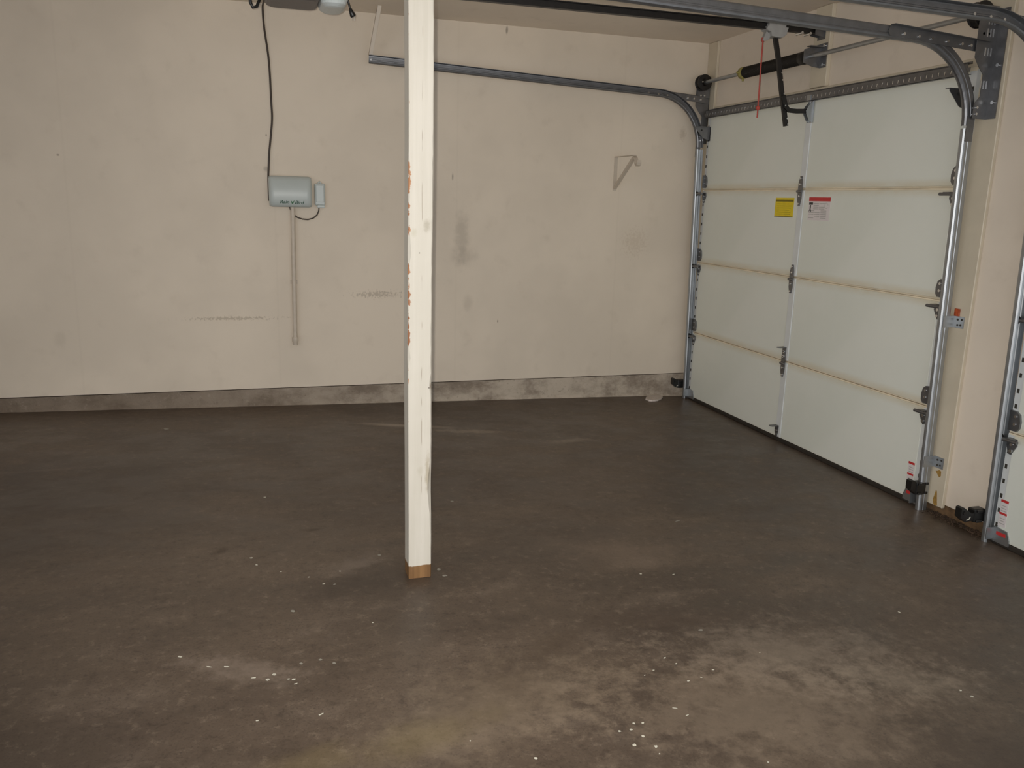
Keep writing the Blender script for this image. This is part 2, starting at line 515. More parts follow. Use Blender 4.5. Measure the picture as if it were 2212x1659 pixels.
def garage_door(name, label, yl, yr, first):
    yc = (yl + yr) / 2
    e = empty(name, (0, yc, 0.03))
    tag(e, label, 'garage door', kind='structure')
    if first:
        yc = -1.318
    lpan, rpan = yl - 0.032, yr + 0.040
    sec0 = pl0 = pr0 = st0 = en0 = None
    for k in range(4):
        z0 = 0.032 if k == 0 else k * SEC
        zc = k * SEC + SEC / 2
        if k == 0:
            MB().box(0.0, 0.037, yl, yr, z0, SEC - 0.002).box(0.012, 0.026, yl - 0.01, yr + 0.01, SEC - 0.003, SEC + 0.010).build('door_section', m_section, e)
        elif sec0 is None:
            sec0 = MB().box(0.0, 0.037, yl, yr, zc - SEC / 2 + 0.002, zc + SEC / 2 - 0.002).box(0.012, 0.026, yl - 0.01, yr + 0.01, zc + SEC / 2 - 0.003, zc + SEC / 2 + 0.010).build('door_section', m_section, e, (0, yc, zc))
        else:
            inst(sec0, 'door_section', e, (0, yc, zc))
        hh = SEC / 2 - 0.009
        ends = ((yl, lpan + 0.001), (rpan - 0.001, yr))
        if k < 2:                                  # the bottom section stops above the seal; the others share meshes
            zlo = 0.037 if k == 0 else zc - hh
            slo = 0.037 if k == 0 else zc - hh - 0.002
            pl0 = MB().bbox(-0.006, 0.0, lpan, yc + 0.028, zlo, zc + hh, b=0.0012, seg=1).build('panel', m_panel, e, (0, (lpan + yc) / 2, zc))
            pr0 = MB().bbox(-0.006, 0.0, yc - 0.028, rpan, zlo, zc + hh, b=0.0012, seg=1).build('panel', m_panel, e, (0, (rpan + yc) / 2, zc))
            st0 = MB().bbox(-0.011, 0.0, yc + 0.026, yc - 0.026, slo, zc + hh + 0.002, b=0.003, seg=2).build('center_stile', m_stile, e, (0, yc, zc))
            en0 = []
            for (a, b) in ends:
                edge = a + 0.0015 if a == yl else b
                en0.append(MB().box(-0.003, 0.0, a, b, zlo, zc + hh).box(-0.003, 0.037, edge, edge - 0.0015, slo, zc + SEC / 2 - 0.003).build('end_stile', m_stile, e, (0, (a + b) / 2, zc)))
        else:
            inst(pl0, 'panel', e, (0, (lpan + yc) / 2, zc))
            inst(pr0, 'panel', e, (0, (rpan + yc) / 2, zc))
            inst(st0, 'center_stile', e, (0, yc, zc))
            for o, (a, b) in zip(en0, ends):
                inst(o, 'end_stile', e, (0, (a + b) / 2, zc))
    # slots in the end stiles
    sl = MB()
    for yy in (yl - 0.012, yr + 0.012):
        z = 0.10
        while z < 2.10:
            if min(abs(z - k * SEC) for k in range(1, 4)) > 0.05:
                sl.box(-0.0042, -0.003, yy - 0.006, yy + 0.006, z - 0.010, z + 0.010)
            z += 0.0695
    tag(sl.build('slot_row', m_slot, e), 'row of dark punched slots', kind='stuff')
    MB().bbox(-0.008, 0.034, yl, yr, fz(0) + 0.0005, 0.0355, b=0.006).build('bottom_seal', m_rubber, e)
    # perforated strut across the top
    b = MB()
    sx0, sx1 = -0.032, -0.029
    zt, zb = 2.158, 2.108
    y0, y1 = yl - 0.004, yr + 0.03
    b.box(sx0, sx1, y0, y1, zt - 0.020, zt)
    b.box(sx0, sx1, y0, y1, zb, zb + 0.012)
    b.box(sx0, -0.006, y0, y1, zt - 0.002, zt)
    b.box(sx0, -0.006, y0, y1, zb, zb + 0.002)
    b.box(-0.0075, -0.006, y0, y1, zt, zt + 0.010)
    nh = 62
    for i in range(nh + 1):
        yy = y0 + (y1 - y0) * i / nh
        b.box(sx0, sx1, yy - 0.0145, yy + 0.0145, zb + 0.012, zt - 0.020)
    so = b.build('strut', m_galv2, e)
    tb = MB()  # bright zinc ticks stand in for the lit door seen through the holes
    for i in range(nh):
        yy = y0 + (y1 - y0) * (i + 0.5) / nh
        tb.prism([(yy - 0.002, zb + 0.013), (yy + 0.003, zb + 0.013), (yy + 0.001, zt - 0.021), (yy - 0.004, zt - 0.021)], 'x', sx0 - 0.001, sx1)
    tag(tb.build('lit_hole_tick', m_zinc, so), 'row of bright ticks added for the lit door behind the holes', kind='stuff')
    # centre hinges on the stile
    for k in (1, 2, 3):
        zz = k * SEC - 0.012
        h = MB()
        yh = yc + 0.012
        h.prism([(yh - 0.009, zz - 0.088), (yh + 0.009, zz - 0.088), (yh + 0.019, zz - 0.05), (yh + 0.021, zz), (yh + 0.019, zz + 0.05),
                 (yh + 0.009, zz + 0.088), (yh - 0.009, zz + 0.088), (yh - 0.019, zz + 0.05), (yh - 0.021, zz), (yh - 0.019, zz - 0.05)], 'x', -0.0155, -0.011)
        h.cyl((-0.019, yh - 0.022, zz - 0.002), (-0.019, yh + 0.022, zz - 0.002), 0.008, 10)
        ho = h.build('hinge', m_galv2, e)
        for dz in (-0.076, -0.03, 0.04, 0.076):
            MB().cyl((-0.0155, yh, zz + dz), (-0.020, yh, zz + dz), 0.006, 8).build('bolt', m_zinc, ho)
    for z0, z1, nm in ((0.555, 0.625, 'lift_handle'), (0.040, 0.112, 'lift_handle')):
        h = MB()
        yh = yc + 0.012
        h.prism([(yh - 0.008, z0), (yh + 0.008, z0), (yh + 0.018, z0 + 0.03), (yh + 0.018, z1), (yh - 0.018, z1), (yh - 0.018, z0 + 0.03)], 'x', -0.0150, -0.011)
        h.prism([(-0.011, yh - 0.018), (-0.058, yh - 0.018), (-0.068, yh - 0.006), (-0.068, yh + 0.006), (-0.058, yh + 0.018), (-0.011, yh + 0.018)], 'z', z1 - 0.004, z1)
        ho = h.build(nm, m_galv2, e)
        for dz in (0.012, 0.038):
            MB().cyl((-0.015, yh, z0 + dz), (-0.020, yh, z0 + dz), 0.006, 8).build('bolt', m_zinc, ho)
    # edge hinges, roller carriers and rollers
    for sg, ye in ((-1, yl), (1, yr)):
        ym = ye + sg * 0.026            # toward the door middle
        out = ye - sg * 0.002
        for k in range(1, 4):
            zj = k * SEC
            top = 0.012 + 0.0219 * zj   # roller distance from the door face
            p = MB()
            p.prism([(ym + u * sg, zj + w) for u, w in [(-0.026, 0.014), (0.018, 0.014), (0.030, 0.030), (0.032, 0.060), (0.024, 0.090), (0.008, 0.102), (-0.026, 0.104)]], 'x', -0.017, -0.003)
            po = p.build('edge_hinge', m_galv2, e)
            MB().cyl((-0.017, ym + 0.006 * sg, zj + 0.045), (-0.021, ym + 0.006 * sg, zj + 0.045), 0.007, 8).build('bolt', m_zinc, po)
            MB().cyl((-0.017, ym + 0.006 * sg, zj + 0.08), (-0.021, ym + 0.006 * sg, zj + 0.08), 0.007, 8).build('bolt', m_zinc, po)
            p = MB()
            p.prism([(ym + u * sg, zj + w) for u, w in [(-0.022, -0.022), (0.026, -0.022), (0.030, -0.050), (0.012, -0.082), (0.002, -0.096), (-0.012, -0.086), (-0.022, -0.055)]], 'x', -0.012, -0.003)
            p.box(-0.003, -top - 0.012, ym - 0.016 * sg, ym + 0.024 * sg, zj - 0.024, zj - 0.020)
            p.cyl((-top - 0.008, ye - 0.030 * sg, zj - 0.030), (-top - 0.008, ym + 0.046 * sg, zj - 0.030), 0.008, 10)
            po = p.build('roller_carrier', m_galv2, e)
            for dz in (-0.048, -0.078):
                MB().cyl((-0.012, ym + 0.004 * sg, zj + dz), (-0.017, ym + 0.004 * sg, zj + dz), 0.008, 8).build('bolt', m_zinc, po)
            ro = MB()
            yr0 = ye - sg * 0.018
            ro.cyl((-top, yr0, zj - 0.030), (-top, yr0 - 0.011 * sg, zj - 0.030), 0.0175, 18)
            ro.cyl((-top, yr0 + 0.02 * sg, zj - 0.030), (-top, yr0, zj - 0.030), 0.006, 8)
            ro.build('roller', m_blackpl, e)
        # top fixture
        p = MB()
        zt2 = 2.045
        p.prism([(-0.003, zt2), (-0.120, zt2), (-0.120, zt2 - 0.012), (-0.055, zt2 - 0.080), (-0.003, zt2 - 0.095)], 'y', ym, ym + 0.003 * sg)
        p.box(-0.003, -0.125, ym - 0.004 * sg, ym + 0.022 * sg, zt2 - 0.003, zt2)
        p.box(-0.003, -0.006, ym - 0.018 * sg, ym + 0.022 * sg, zt2 - 0.10, zt2)
        p.build('top_fixture', m_galv2, e)
        ro = MB()
        yr0 = ye - sg * 0.018
        ro.cyl((-0.070, yr0, zt2 - 0.025), (-0.070, yr0 - 0.011 * sg, zt2 - 0.025), 0.0175, 18)
        ro.cyl((-0.070, yr0 + 0.05 * sg, zt2 - 0.025), (-0.070, yr0, zt2 - 0.025), 0.006, 8)
        ro.build('roller', m_blackpl, e)
        # bottom bracket with red warning print, and warning tag above it
        p = MB()
        p.prism([(ye + u * sg, w) for u, w in [(0.004, 0.022), (0.094, 0.022), (0.094, 0.05), (0.078, 0.088), (0.004, 0.092)]], 'x', -0.012, -0.0065)
        p.box(-0.0065, -0.05, ye + 0.004 * sg, ye + 0.008 * sg, 0.03, 0.085)
        po = p.build('bottom_bracket', m_galv, e)
        if first and sg < 0:
            continue
        MB().box(-0.0126, -0.012, ye + 0.024 * sg, ye + 0.074 * sg, 0.058, 0.074).build('warning_print', m_redlab, po)
        ya, yb = ye + sg * (0.020 if not first else 0.046), ye + sg * (0.060 if not first else 0.088)
        t = MB().box(-0.0072, -0.0062, ya, yb, 0.100, 0.224).build('warning_tag', m_whitelab, e)
        MB().box(-0.0078, -0.0072, ya, yb, 0.214, 0.226).build('red_band', m_redlab, t)
        MB().box(-0.0078, -0.0072, ya, yb, 0.156, 0.166).build('red_band', m_redlab, t)
        for zz in (0.112, 0.124, 0.136, 0.172, 0.184, 0.196):
            MB().box(-0.0077, -0.0072, ya + 0.006 * sg, yb - 0.008 * sg, zz, zz + 0.004).build('print_line', m_greyprint, t)
    return e

door1 = garage_door('door_1', 'white four-section garage door with yellow sticker, wholly in view', D1L, D1R, True)
door2 = garage_door('door_2', 'white garage door cut off by the right edge of the photo', D2L, D2R, False)

# stickers on the first door
y0, y1, z0, z1 = -1.052, -1.247, 1.430, 1.548
t = MB().box(-0.0072, -0.0062, y0, y1, z0, z1).build('yellow_sticker', m_yellow, door1)
t['label'] = 'yellow warning sticker'
MB().box(-0.0078, -0.0072, y0 - 0.004, y1 + 0.004, z1 - 0.024, z1 - 0.012).build('print_band', m_olive, t)
MB().box(-0.0078, -0.0072, y0, y1, z0, z0 + 0.005).build('print_band', m_olive, t)
for i in range(6):
    MB().box(-0.0075, -0.0072, y0 - 0.02, y1 + 0.02 + 0.03 * rnd.random(), z0 + 0.016 + i * 0.0125, z0 + 0.018 + i * 0.0125).build('print_line', m_olive, t)
y0, y1, z0, z1 = -1.396, -1.596, 1.418, 1.552
t = MB().box(-0.0072, -0.0062, y0, y1, z0, z1).build('warning_sticker', m_whitelab, door1)
t['label'] = 'white warning sticker with red header'
MB().box(-0.0078, -0.0072, y0, y1, z1 - 0.023, z1).build('red_header', m_redlab, t)
MB().box(-0.0078, -0.0072, y0 - 0.004, y0 - 0.040, z1 - 0.044, z1 - 0.030).build('pictogram', m_darkprint, t)
p = MB()
yy, zz = y0 - 0.018, z1 - 0.046
p.box(-0.0078, -0.0072, yy - 0.005, yy + 0.005, zz - 0.008, zz)
p.add([(-0.0077, yy - 0.006, zz - 0.008), (-0.0077, yy + 0.006, zz - 0.008), (-0.0077, yy + 0.005, zz - 0.024), (-0.0077, yy - 0.005, zz - 0.024)], [(0, 1, 2, 3)])
p.add([(-0.0077, yy - 0.001, zz - 0.022), (-0.0077, yy + 0.005, zz - 0.022), (-0.0077, yy + 0.012, zz - 0.036), (-0.0077, yy + 0.007, zz - 0.038)], [(0, 1, 2, 3)])
p.add([(-0.0077, yy - 0.005, zz - 0.022), (-0.0077, yy + 0.001, zz - 0.022), (-0.0077, yy - 0.006, zz - 0.04), (-0.0077, yy - 0.012, zz - 0.038)], [(0, 1, 2, 3)])
p.build('pictogram', m_darkprint, t)
p = MB().tube([(-0.0076, y1 + 0.034 - 0.016 * math.cos(a), z1 - 0.048 + 0.016 * math.sin(a)) for a in [i * 0.7 for i in range(9)]], 0.0012, 4)
p.build('pictogram', m_greyprint, t)
for i in range(9):
    for (ya, yb) in ((0.046, 0.095), (0.10, 0.15)) if i < 4 else ((0.008, 0.055), (0.062, 0.11), (0.118, 0.17)):
        if rnd.random() < 0.85:
            MB().box(-0.0076, -0.0072, y0 - ya, y0 - yb, z1 - 0.034 - i * 0.0105, z1 - 0.038 - i * 0.0105).build('print_line', m_greyprint, t)

# ------------------------------------------------------------------ door tracks
PROF = [(-0.024, 0.028), (-0.0245, 0.004), (-0.022, 0.0005), (-0.018, 0.0), (-0.002, 0.0), (0.000, 0.0015), (0.006, 0.0015), (0.008, 0.0), (0.013, 0.0),
        (0.019, 0.002), (0.0235, 0.007), (0.025, 0.014), (0.0238, 0.021), (0.020, 0.026), (0.015, 0.028)]
def closed_profile(pr, t=0.0022):
    out = []
    for i, p in enumerate(pr):
        a = Vector(pr[max(i - 1, 0)]); b = Vector(pr[min(i + 1, len(pr) - 1)])
        d = (b - a).normalized()
        nrm = Vector((d.y, -d.x))
        out.append(tuple(Vector(p) + nrm * t))
    return list(pr) + out[::-1]
CP = closed_profile(PROF)

def track(label, yt, sg, zh, slope, xe, lower, hanger):
    # yt: web plane, sg: direction (in y) of the open side, zh: height where it turns horizontal
    e = empty('door_track', (-0.02, yt, fz(-0.02)))
    tag(e, label, 'door track', group='garage door tracks')
    xc = lambda z: -0.012 - 0.0219 * z
    r = 0.36
    za = zh - r
    def row(x, z, nx, nz):
        return [(x + a * nx, yt + sg * s_, z + a * nz) for a, s_ in CP]
    ver = [row(xc(z), z, -1, 0) for z in (fz(0) + 0.001, 0.6, 1.2, za - 0.012)]
    MB().sweep(ver, smooth=False).build('vertical_track', m_galv, e)
    rows = []
    cx = xc(za) - r
    for i in range(15):
        a = (math.pi / 2 - slope) * i / 14
        rows.append(row(cx + r * math.cos(a), za + r * math.sin(a), -math.cos(a), -math.sin(a)))
    a = math.pi / 2 - slope
    xs, zs = cx + r * math.cos(a), za + r * math.sin(a)
    rows.append(row(xe, zs + (xs - xe) * math.tan(slope), -math.cos(a), -math.sin(a)))
    MB().sweep(rows).build('horizontal_track', m_galv2, e)
    zend = zs + (xs - xe) * math.tan(slope)
    yo = yt - sg * 0.003                      # outer face of the web
    # joint strap between vertical and curved track
    MB().box(xc(za) - 0.020, xc(za) + 0.020, yo, yo - sg * 0.003, za - 0.07, za + 0.04).build('splice_plate', m_galv2, e)
    # flag angle on the jamb
    f = MB()
    yb = yo - sg * 0.012
    f.prism([(0.018, za + 0.03), (-0.060, za + 0.03), (-0.060, za + 0.095), (-0.034, za + 0.125), (-0.034, za + 0.22), (-0.062, za + 0.25), (-0.092, za + 0.29),
             (-0.092, za + 0.44), (-0.085, za + 0.50), (0.018, za + 0.50)], 'y', yb, yb - sg * 0.003)
    f.box(0.014, 0.018, yb, yb - sg * 0.055, za + 0.03, za + 0.50)
    fo = f.build('flag_bracket', m_galv2, e)
    for (xx, zz) in ((-0.045, 0.05), (-0.045, 0.078)):
        MB().cyl((xx, yt + sg * 0.006, za + zz), (xx, yb - sg * 0.009, za + zz), 0.006, 8).build('bolt', m_zinc, fo)
    sl = MB()
    for zz in (0.30, 0.38, 0.16, 0.43):
        for xx in (-0.008, -0.024, -0.040):
            sl.box(xx - 0.003, xx + 0.003, yb - sg * 0.003, yb - sg * 0.0042, za + zz, za + zz + 0.034)
    tag(sl.build('slot_row', m_zinc, fo), 'bright adjustment slots', kind='stuff')
    for zz in (0.10, 0.26, 0.46):
        MB().cyl((0.014, yb - sg * 0.034, za + zz), (0.006, yb - sg * 0.034, za + zz), 0.009, 6).build('lag_screw', m_zinc, fo)
    # perforated angle from the flag bracket along the horizontal track
    an = MB()
    zA = za + 0.335
    zB = zA + 0.03
    xa = -0.55
    an.prism([(-0.02, zA - 0.022), (xa, zB - 0.018), (xa - 0.012, zB), (xa, zB + 0.028), (-0.02, zA + 0.024)], 'y', yo - sg * 0.001, yo - sg * 0.004)
    an.prism([(-0.02, zA + 0.022), (xa, zB + 0.026), (xa, zB + 0.028), (-0.02, zA + 0.024)], 'y', yo - sg * 0.001, yo - sg * 0.030)
    ao = an.build('track_angle', m_galv2, e)
    for xx in (-0.06, -0.115, -0.165, -0.245, -0.33, -0.40, -0.48):
        zz = zA + (zB - zA) * (xx / xa) - 0.002
        for s0, s1 in ((yo - sg * 0.004, yo - sg * 0.010), (yo - sg * 0.001, yo + sg * 0.005)):
            MB().cyl((xx, s0, zz), (xx, s1, zz), 0.0065, 8).build('bolt', m_zinc, ao)
    # lower jamb brackets
    for zz in lower:
        p = MB()
        p.box(0.0165, 0.0195, yo, yo - sg * 0.058, zz - 0.028, zz + 0.028)
        p.box(0.0195, -0.050, yo, yo - sg * 0.003, zz - 0.028, zz + 0.028)
        po = p.build('jamb_bracket', m_galv, e)
        for dy, dz in ((0.02, 0.012), (0.04, -0.012), (0.045, 0.014), (0.022, -0.014)):
            MB().cyl((0.0165, yo - sg * dy, zz + dz), (0.0145, yo - sg * dy, zz + dz), 0.005, 8).build('screw', m_slot, po)
    if hanger:
        h = MB()
        a_, b_ = Vector((xe + 0.012, yt, zend + 0.027)), Vector((xe + 0.05, yt - 0.155, HC))
        ux = Vector((0.013, 0, 0)); uy = Vector((0, 0.0025, 0)) * -sg
        h.sweep([[a_ - ux, a_ + ux, a_ + ux + uy, a_ - ux + uy], [b_ - ux, b_ + ux, b_ + ux + uy, b_ - ux + uy]])
        h.sweep([[a_ - ux, a_ - ux + uy, a_ - ux + uy * 8, a_ - ux + uy * 8 + Vector((0.0025, 0, 0)), a_ - ux + Vector((0.0025, 0, 0))],
                 [b_ - ux, b_ - ux + uy, b_ - ux + uy * 8, b_ - ux + uy * 8 + Vector((0.0025, 0, 0)), b_ - ux + Vector((0.0025, 0, 0))]])
        h.build('ceiling_hanger', m_wall_r, e)
        MB().cyl((xe + 0.014, yo, zend), (xe + 0.014, yo + sg * 0.006, zend), 0.007, 8).build('bolt', m_zinc, e)
    return e

track('galvanised door track running along the long beige wall', -0.085, -1, 2.262, 0.040, -2.46, (), True)
track('galvanised door track at the right side of the fully visible garage door', -2.578, 1, 2.235, 0.030, -2.46, (0.972, 0.268), True)
track('galvanised door track of the cut-off garage door, nearest the right edge', -2.962, -1, 2.245, 0.018, -2.46, (), True)

# bare wood showing above the jamb bracket
tag(MB().bbox(0.010, 0.0195, -2.578, -2.608, 1.000, 1.036, b=0.002, seg=1).build('wood_shim', m_rust), 'small orange-brown wood shim above the jamb bracket', 'shim')

# ------------------------------------------------------------------ torsion spring assembly
def torsion(label, ya, yb, ysp0, ysp1, group):
    e = empty('torsion_spring', (0.014, (ya + yb) / 2, 2.30))
    tag(e, label, 'torsion spring')
    X, Z = -0.060, 2.352
    MB().cyl((X, ya, Z), (X, yb, Z), 0.0127, 14).build('shaft', m_galv, e)
    # spring: ribbed coil
    pts, rad = [], []
    nco = 84
    for i in range(nco * 4 + 1):
        t_ = i / (nco * 4)
        pts.append((X, ysp0 + (ysp1 - ysp0) * t_, Z))
        rad.append(0.0335 + 0.0028 * abs(math.sin(math.pi * i / 4)))
    k = MB().tube(pts, rad, 18)
    k.build('spring_coil', m_springs, e)
    c = MB()
    c.tube([(X, ysp0 + 0.045, Z), (X, ysp0 + 0.04, Z), (X, ysp0 + 0.01, Z), (X, ysp0 + 0.002, Z)], [0.015, 0.038, 0.0385, 0.034], 16)
    c.cyl((X, ysp0 + 0.025, Z - 0.034), (X, ysp0 + 0.025, Z - 0.052), 0.007, 8)
    c.cyl((X - 0.034, ysp0 + 0.025, Z), (X - 0.05, ysp0 + 0.025, Z), 0.007, 8)
    c.build('winding_cone', m_mustard, e)
    b = MB()
    ym = ysp1 - 0.05
    b.tube([(X, ysp1 + 0.03, Z), (X, ysp1 + 0.01, Z), (X, ysp1 - 0.03, Z), (X, ysp1 - 0.045, Z)], [0.037, 0.0385, 0.0385, 0.02], 16)
    b.build('stationary_cone', m_black, e)
    b = MB()
    b.prism([(0.013, Z - 0.06), (-0.04, Z - 0.055), (-0.105, Z - 0.036), (-0.105, Z + 0.036), (-0.05, Z + 0.055), (0.013, Z + 0.075)], 'y', ym, ym - 0.004)
    b.box(0.010, 0.0135, ym, ym - 0.055, Z - 0.06, Z + 0.075)
    b.box(0.0135, -0.085, ym + 0.002, ym - 0.035, Z + 0.05, Z + 0.056)
    bo = b.build('anchor_bracket', m_galv2, e)
    for zz in (-0.045, 0.06):
        MB().cyl((0.010, ym - 0.035, Z + zz), (0.002, ym - 0.035, Z + zz), 0.009, 6).build('lag_screw', m_zinc, bo)
    # drums
    for y0_, d in ((-0.080, -1), (-2.586, 1)):
        dr = MB()
        dr.tube([(X, y0_, Z), (X, y0_ + d * 0.001, Z), (X, y0_ + d * 0.008, Z), (X, y0_ + d * 0.010, Z), (X, y0_ + d * 0.040, Z), (X, y0_ + d * 0.042, Z), (X, y0_ + d * 0.048, Z), (X, y0_ + d * 0.052, Z), (X, y0_ + d * 0.075, Z)],
                [0.02, 0.056, 0.056, 0.048, 0.051, 0.056, 0.056, 0.026, 0.022], 24, smooth=False)
        do = dr.build('cable_drum', m_black, e)
        MB().cyl((X - 0.022, y0_ + d * 0.064, Z), (X - 0.034, y0_ + d * 0.064, Z), 0.006, 6).build('set_screw', m_zinc, do)
        # end bearing plate between drum and jamb
        bp = MB()
        bp.box(0.0135, -0.088, y0_ - d * 0.003, y0_ - d * 0.005, Z - 0.10, Z + 0.035)
        bpo = bp.build('bearing_plate', m_galv2, e)
        for xx in (-0.03, -0.06):
            MB().cyl((xx, y0_ - d * 0.010, Z - 0.085), (xx, y0_ + d * 0.003, Z - 0.085), 0.006, 8).build('bolt', m_zinc, bpo)
    return e

k = Nodes('black_oiled_spring')
nzz = k.noise(90, 4, 0.7)
m_springs = k.fin(k.mix(k.ramp(nzz, 0.62, 0.72, 0, 0.6), srgb(34, 31, 28), srgb(150, 142, 128)), 0.45, 0.3)
torsion('black torsion spring on a steel shaft above the fully visible garage door', -0.052, -2.612, -0.655, -1.290, None)

# ------------------------------------------------------------------ garage door opener
op = empty('garage_door_opener', (-2.915, -1.33, 2.385))
tag(op, 'grey ceiling-hung garage door opener with black rail and arm reaching the door', 'door opener')
body = MB()
def rrect(cx, cy, hx, hy, r, seg=5):
    out = []
    for sx, sy, a0 in ((1, 1, 0), (-1, 1, 90), (-1, -1, 180), (1, -1, 270)):
        for i in range(seg + 1):
            a = math.radians(a0 + 90 * i / seg)
            out.append((cx + sx * (hx - r) + r * math.cos(a), cy + sy * (hy - r) + r * math.sin(a)))
    return out
def shell(mb, cx, cy, hx, hy, r, zs_, ins):
    rows_ = []
    for z, d in zip(zs_, ins):
        rows_.append([(x, y, z) for x, y in rrect(cx, cy, hx - d, hy - d, min(r, hx - d - 0.001))])
    mb.sweep(rows_)
shell(body, -2.985, -1.33, 0.125, 0.135, 0.03, (2.382, 2.388, 2.400, 2.520, 2.535), (0.022, 0.008, 0.0, 0.0, 0.02))
bo = body.build('housing', m_grayplast, op)
ln = MB()
shell(ln, -2.795, -1.33, 0.068, 0.128, 0.045, (2.366, 2.370, 2.382, 2.41, 2.50, 2.515), (0.045, 0.026, 0.010, 0.0, 0.0, 0.02))
ln.build('light_lens', m_lens, op)
for xx in (-3.05, -2.92):
    for yy in (-1.24, -1.42):
        MB().box(xx - 0.014, xx + 0.014, yy - 0.0015, yy + 0.0015, 2.50, HC).build('hanging_strap', m_galv2, op)
r_ = MB()
r_.box(-2.74, 0.004, -1.313, -1.347, 2.512, 2.517)
r_.box(-2.74, 0.004, -1.328, -1.332, 2.480, 2.515)
r_.box(-2.74, 0.004, -1.313, -1.347, 2.478, 2.483)
r_.build('rail', m_black, op)
r_ = MB()
r_.box(0.013, 0.009, -1.295, -1.365, 2.45, 2.53)
r_.prism([(0.010, 2.462), (-0.05, 2.470), (-0.05, 2.524), (0.010, 2.528)], 'y', -1.306, -1.309)
r_.prism([(0.010, 2.462), (-0.05, 2.470), (-0.05, 2.524), (0.010, 2.528)], 'y', -1.351, -1.354)
ho = r_.build('header_bracket', m_galv2, op)
for xx in (-0.085, -0.14):
    MB().cyl((xx, -1.300, 2.474), (xx, -1.36, 2.474), 0.008, 8).build('bolt', m_zinc, ho)
tr = MB()
tr.prism([(-0.37, 2.492), (-0.375, 2.472), (-0.345, 2.462), (-0.340, 2.440), (-0.27, 2.436), (-0.245, 2.455), (-0.235, 2.492)], 'y', -1.300, -1.360)
tr.prism([(-0.365, 2.466), (-0.385, 2.418), (-0.372, 2.412), (-0.345, 2.424), (-0.335, 2.45)], 'y', -1.318, -1.342)
tr.prism([(-0.36, 2.51), (-0.36, 2.49), (-0.25, 2.49), (-0.25, 2.51)], 'y', -1.302, -1.358)
tr.build('trolley', m_trolley, op)
ar = MB()
def flatbar(mb, pts, w, y0_, y1_):
    pts = [Vector((p[0], p[1])) for p in pts]
    L, R_ = [], []
    for i, p in enumerate(pts):
        d = (pts[min(i + 1, len(pts) - 1)] - pts[max(i - 1, 0)]).normalized()
        nn = Vector((-d.y, d.x)) * w / 2
        L.append((p + nn)); R_.append((p - nn))
    mb.sweep([[(l.x, y0_, l.y), (r2.x, y0_, r2.y), (r2.x, y1_, r2.y), (l.x, y1_, l.y)] for l, r2 in zip(L, R_)])
flatbar(ar, [(-0.298, 2.455), (-0.291, 2.42), (-0.262, 2.32), (-0.225, 2.16), (-0.190, 2.03), (-0.172, 1.958)], 0.026, -1.320, -1.336)
aro = ar.build('door_arm', m_black, op)
a2 = MB()
flatbar(a2, [(-0.215, 2.125), (-0.192, 2.065), (-0.170, 2.046), (-0.12, 2.044), (-0.045, 2.048)], 0.026, -1.337, -1.345)
a2.build('curved_arm', m_black, op)
for (xx, zz) in ((-0.172, 1.968), (-0.18, 2.0), (-0.200, 2.07), (-0.216, 2.135), (-0.235, 2.21), (-0.243, 2.25), (-0.295, 2.44)):
    MB().cyl((xx, -1.347, zz), (xx, -1.349, zz), 0.0045, 8).build('bolt', m_zinc, aro)
db = MB()
db.prism([(-0.0105, 2.11), (-0.045, 2.075), (-0.058, 2.05), (-0.052, 2.03), (-0.03, 1.995), (-0.0105, 1.985)], 'y', -1.347, -1.350)
db.prism([(-0.0105, 2.11), (-0.045, 2.075), (-0.058, 2.05), (-0.052, 2.03), (-0.03, 1.995), (-0.0105, 1.985)], 'y', -1.316, -1.319)
db.box(-0.012, -0.0105, -1.30, -1.36, 1.985, 2.11)
db.prism([(-0.011, 2.11), (-0.038, 2.11), (-0.038, 2.14), (-0.011, 2.14)], 'y', -1.316, -1.350)
db.build('door_bracket', m_galv, op)
rp = MB().tube([(-0.377, -1.33, 2.425), (-0.376, -1.33, 2.3), (-0.373, -1.329, 2.15), (-0.371, -1.329, 2.045), (-0.371, -1.329, 1.995)], 0.0042, 8)
rpo = rp.build('release_rope', m_red, op)
MB().tube([(-0.371, -1.329, 2.062), (-0.371, -1.329, 2.056), (-0.371, -1.329, 2.044), (-0.371, -1.329, 2.035)], [0.004, 0.013, 0.013, 0.004], 10).build('release_handle', m_red, rpo)
MB().tube([(-0.377, -1.33, 2.432), (-0.377, -1.33, 2.412)], [0.009, 0.009], 8).build('knot', m_red, rpo)
# loop of flex beside the head
lp = [(-3.185, -1.36, 2.62), (-3.182, -1.36, 2.45), (-3.178, -1.36, 2.365), (-3.168, -1.36, 2.345), (-3.150, -1.355, 2.352), (-3.138, -1.35, 2.38), (-3.130, -1.34, 2.44), (-3.112, -1.335, 2.47), (-3.10, -1.33, 2.475)]
MB().tube(lp, 0.0075, 8).build('flex_loop', m_blackpl, op)
pl = MB().tube([(-2.735, -1.33, 2.47), (-2.722, -1.325, 2.43), (-2.708, -1.32, 2.39)], 0.005, 8)
pl.tube([(-2.708, -1.32, 2.39), (-2.704, -1.318, 2.378), (-2.695, -1.315, 2.358), (-2.692, -1.314, 2.352)], [0.006, 0.010, 0.015, 0.012], 10)
plo = pl.build('plug_lead', m_blackpl, op)
for d in (-0.006, 0.006):
    MB().box(-2.694 + d, -2.6925 + d, -1.318, -1.311, 2.334, 2.354).build('prong', m_zinc, plo)

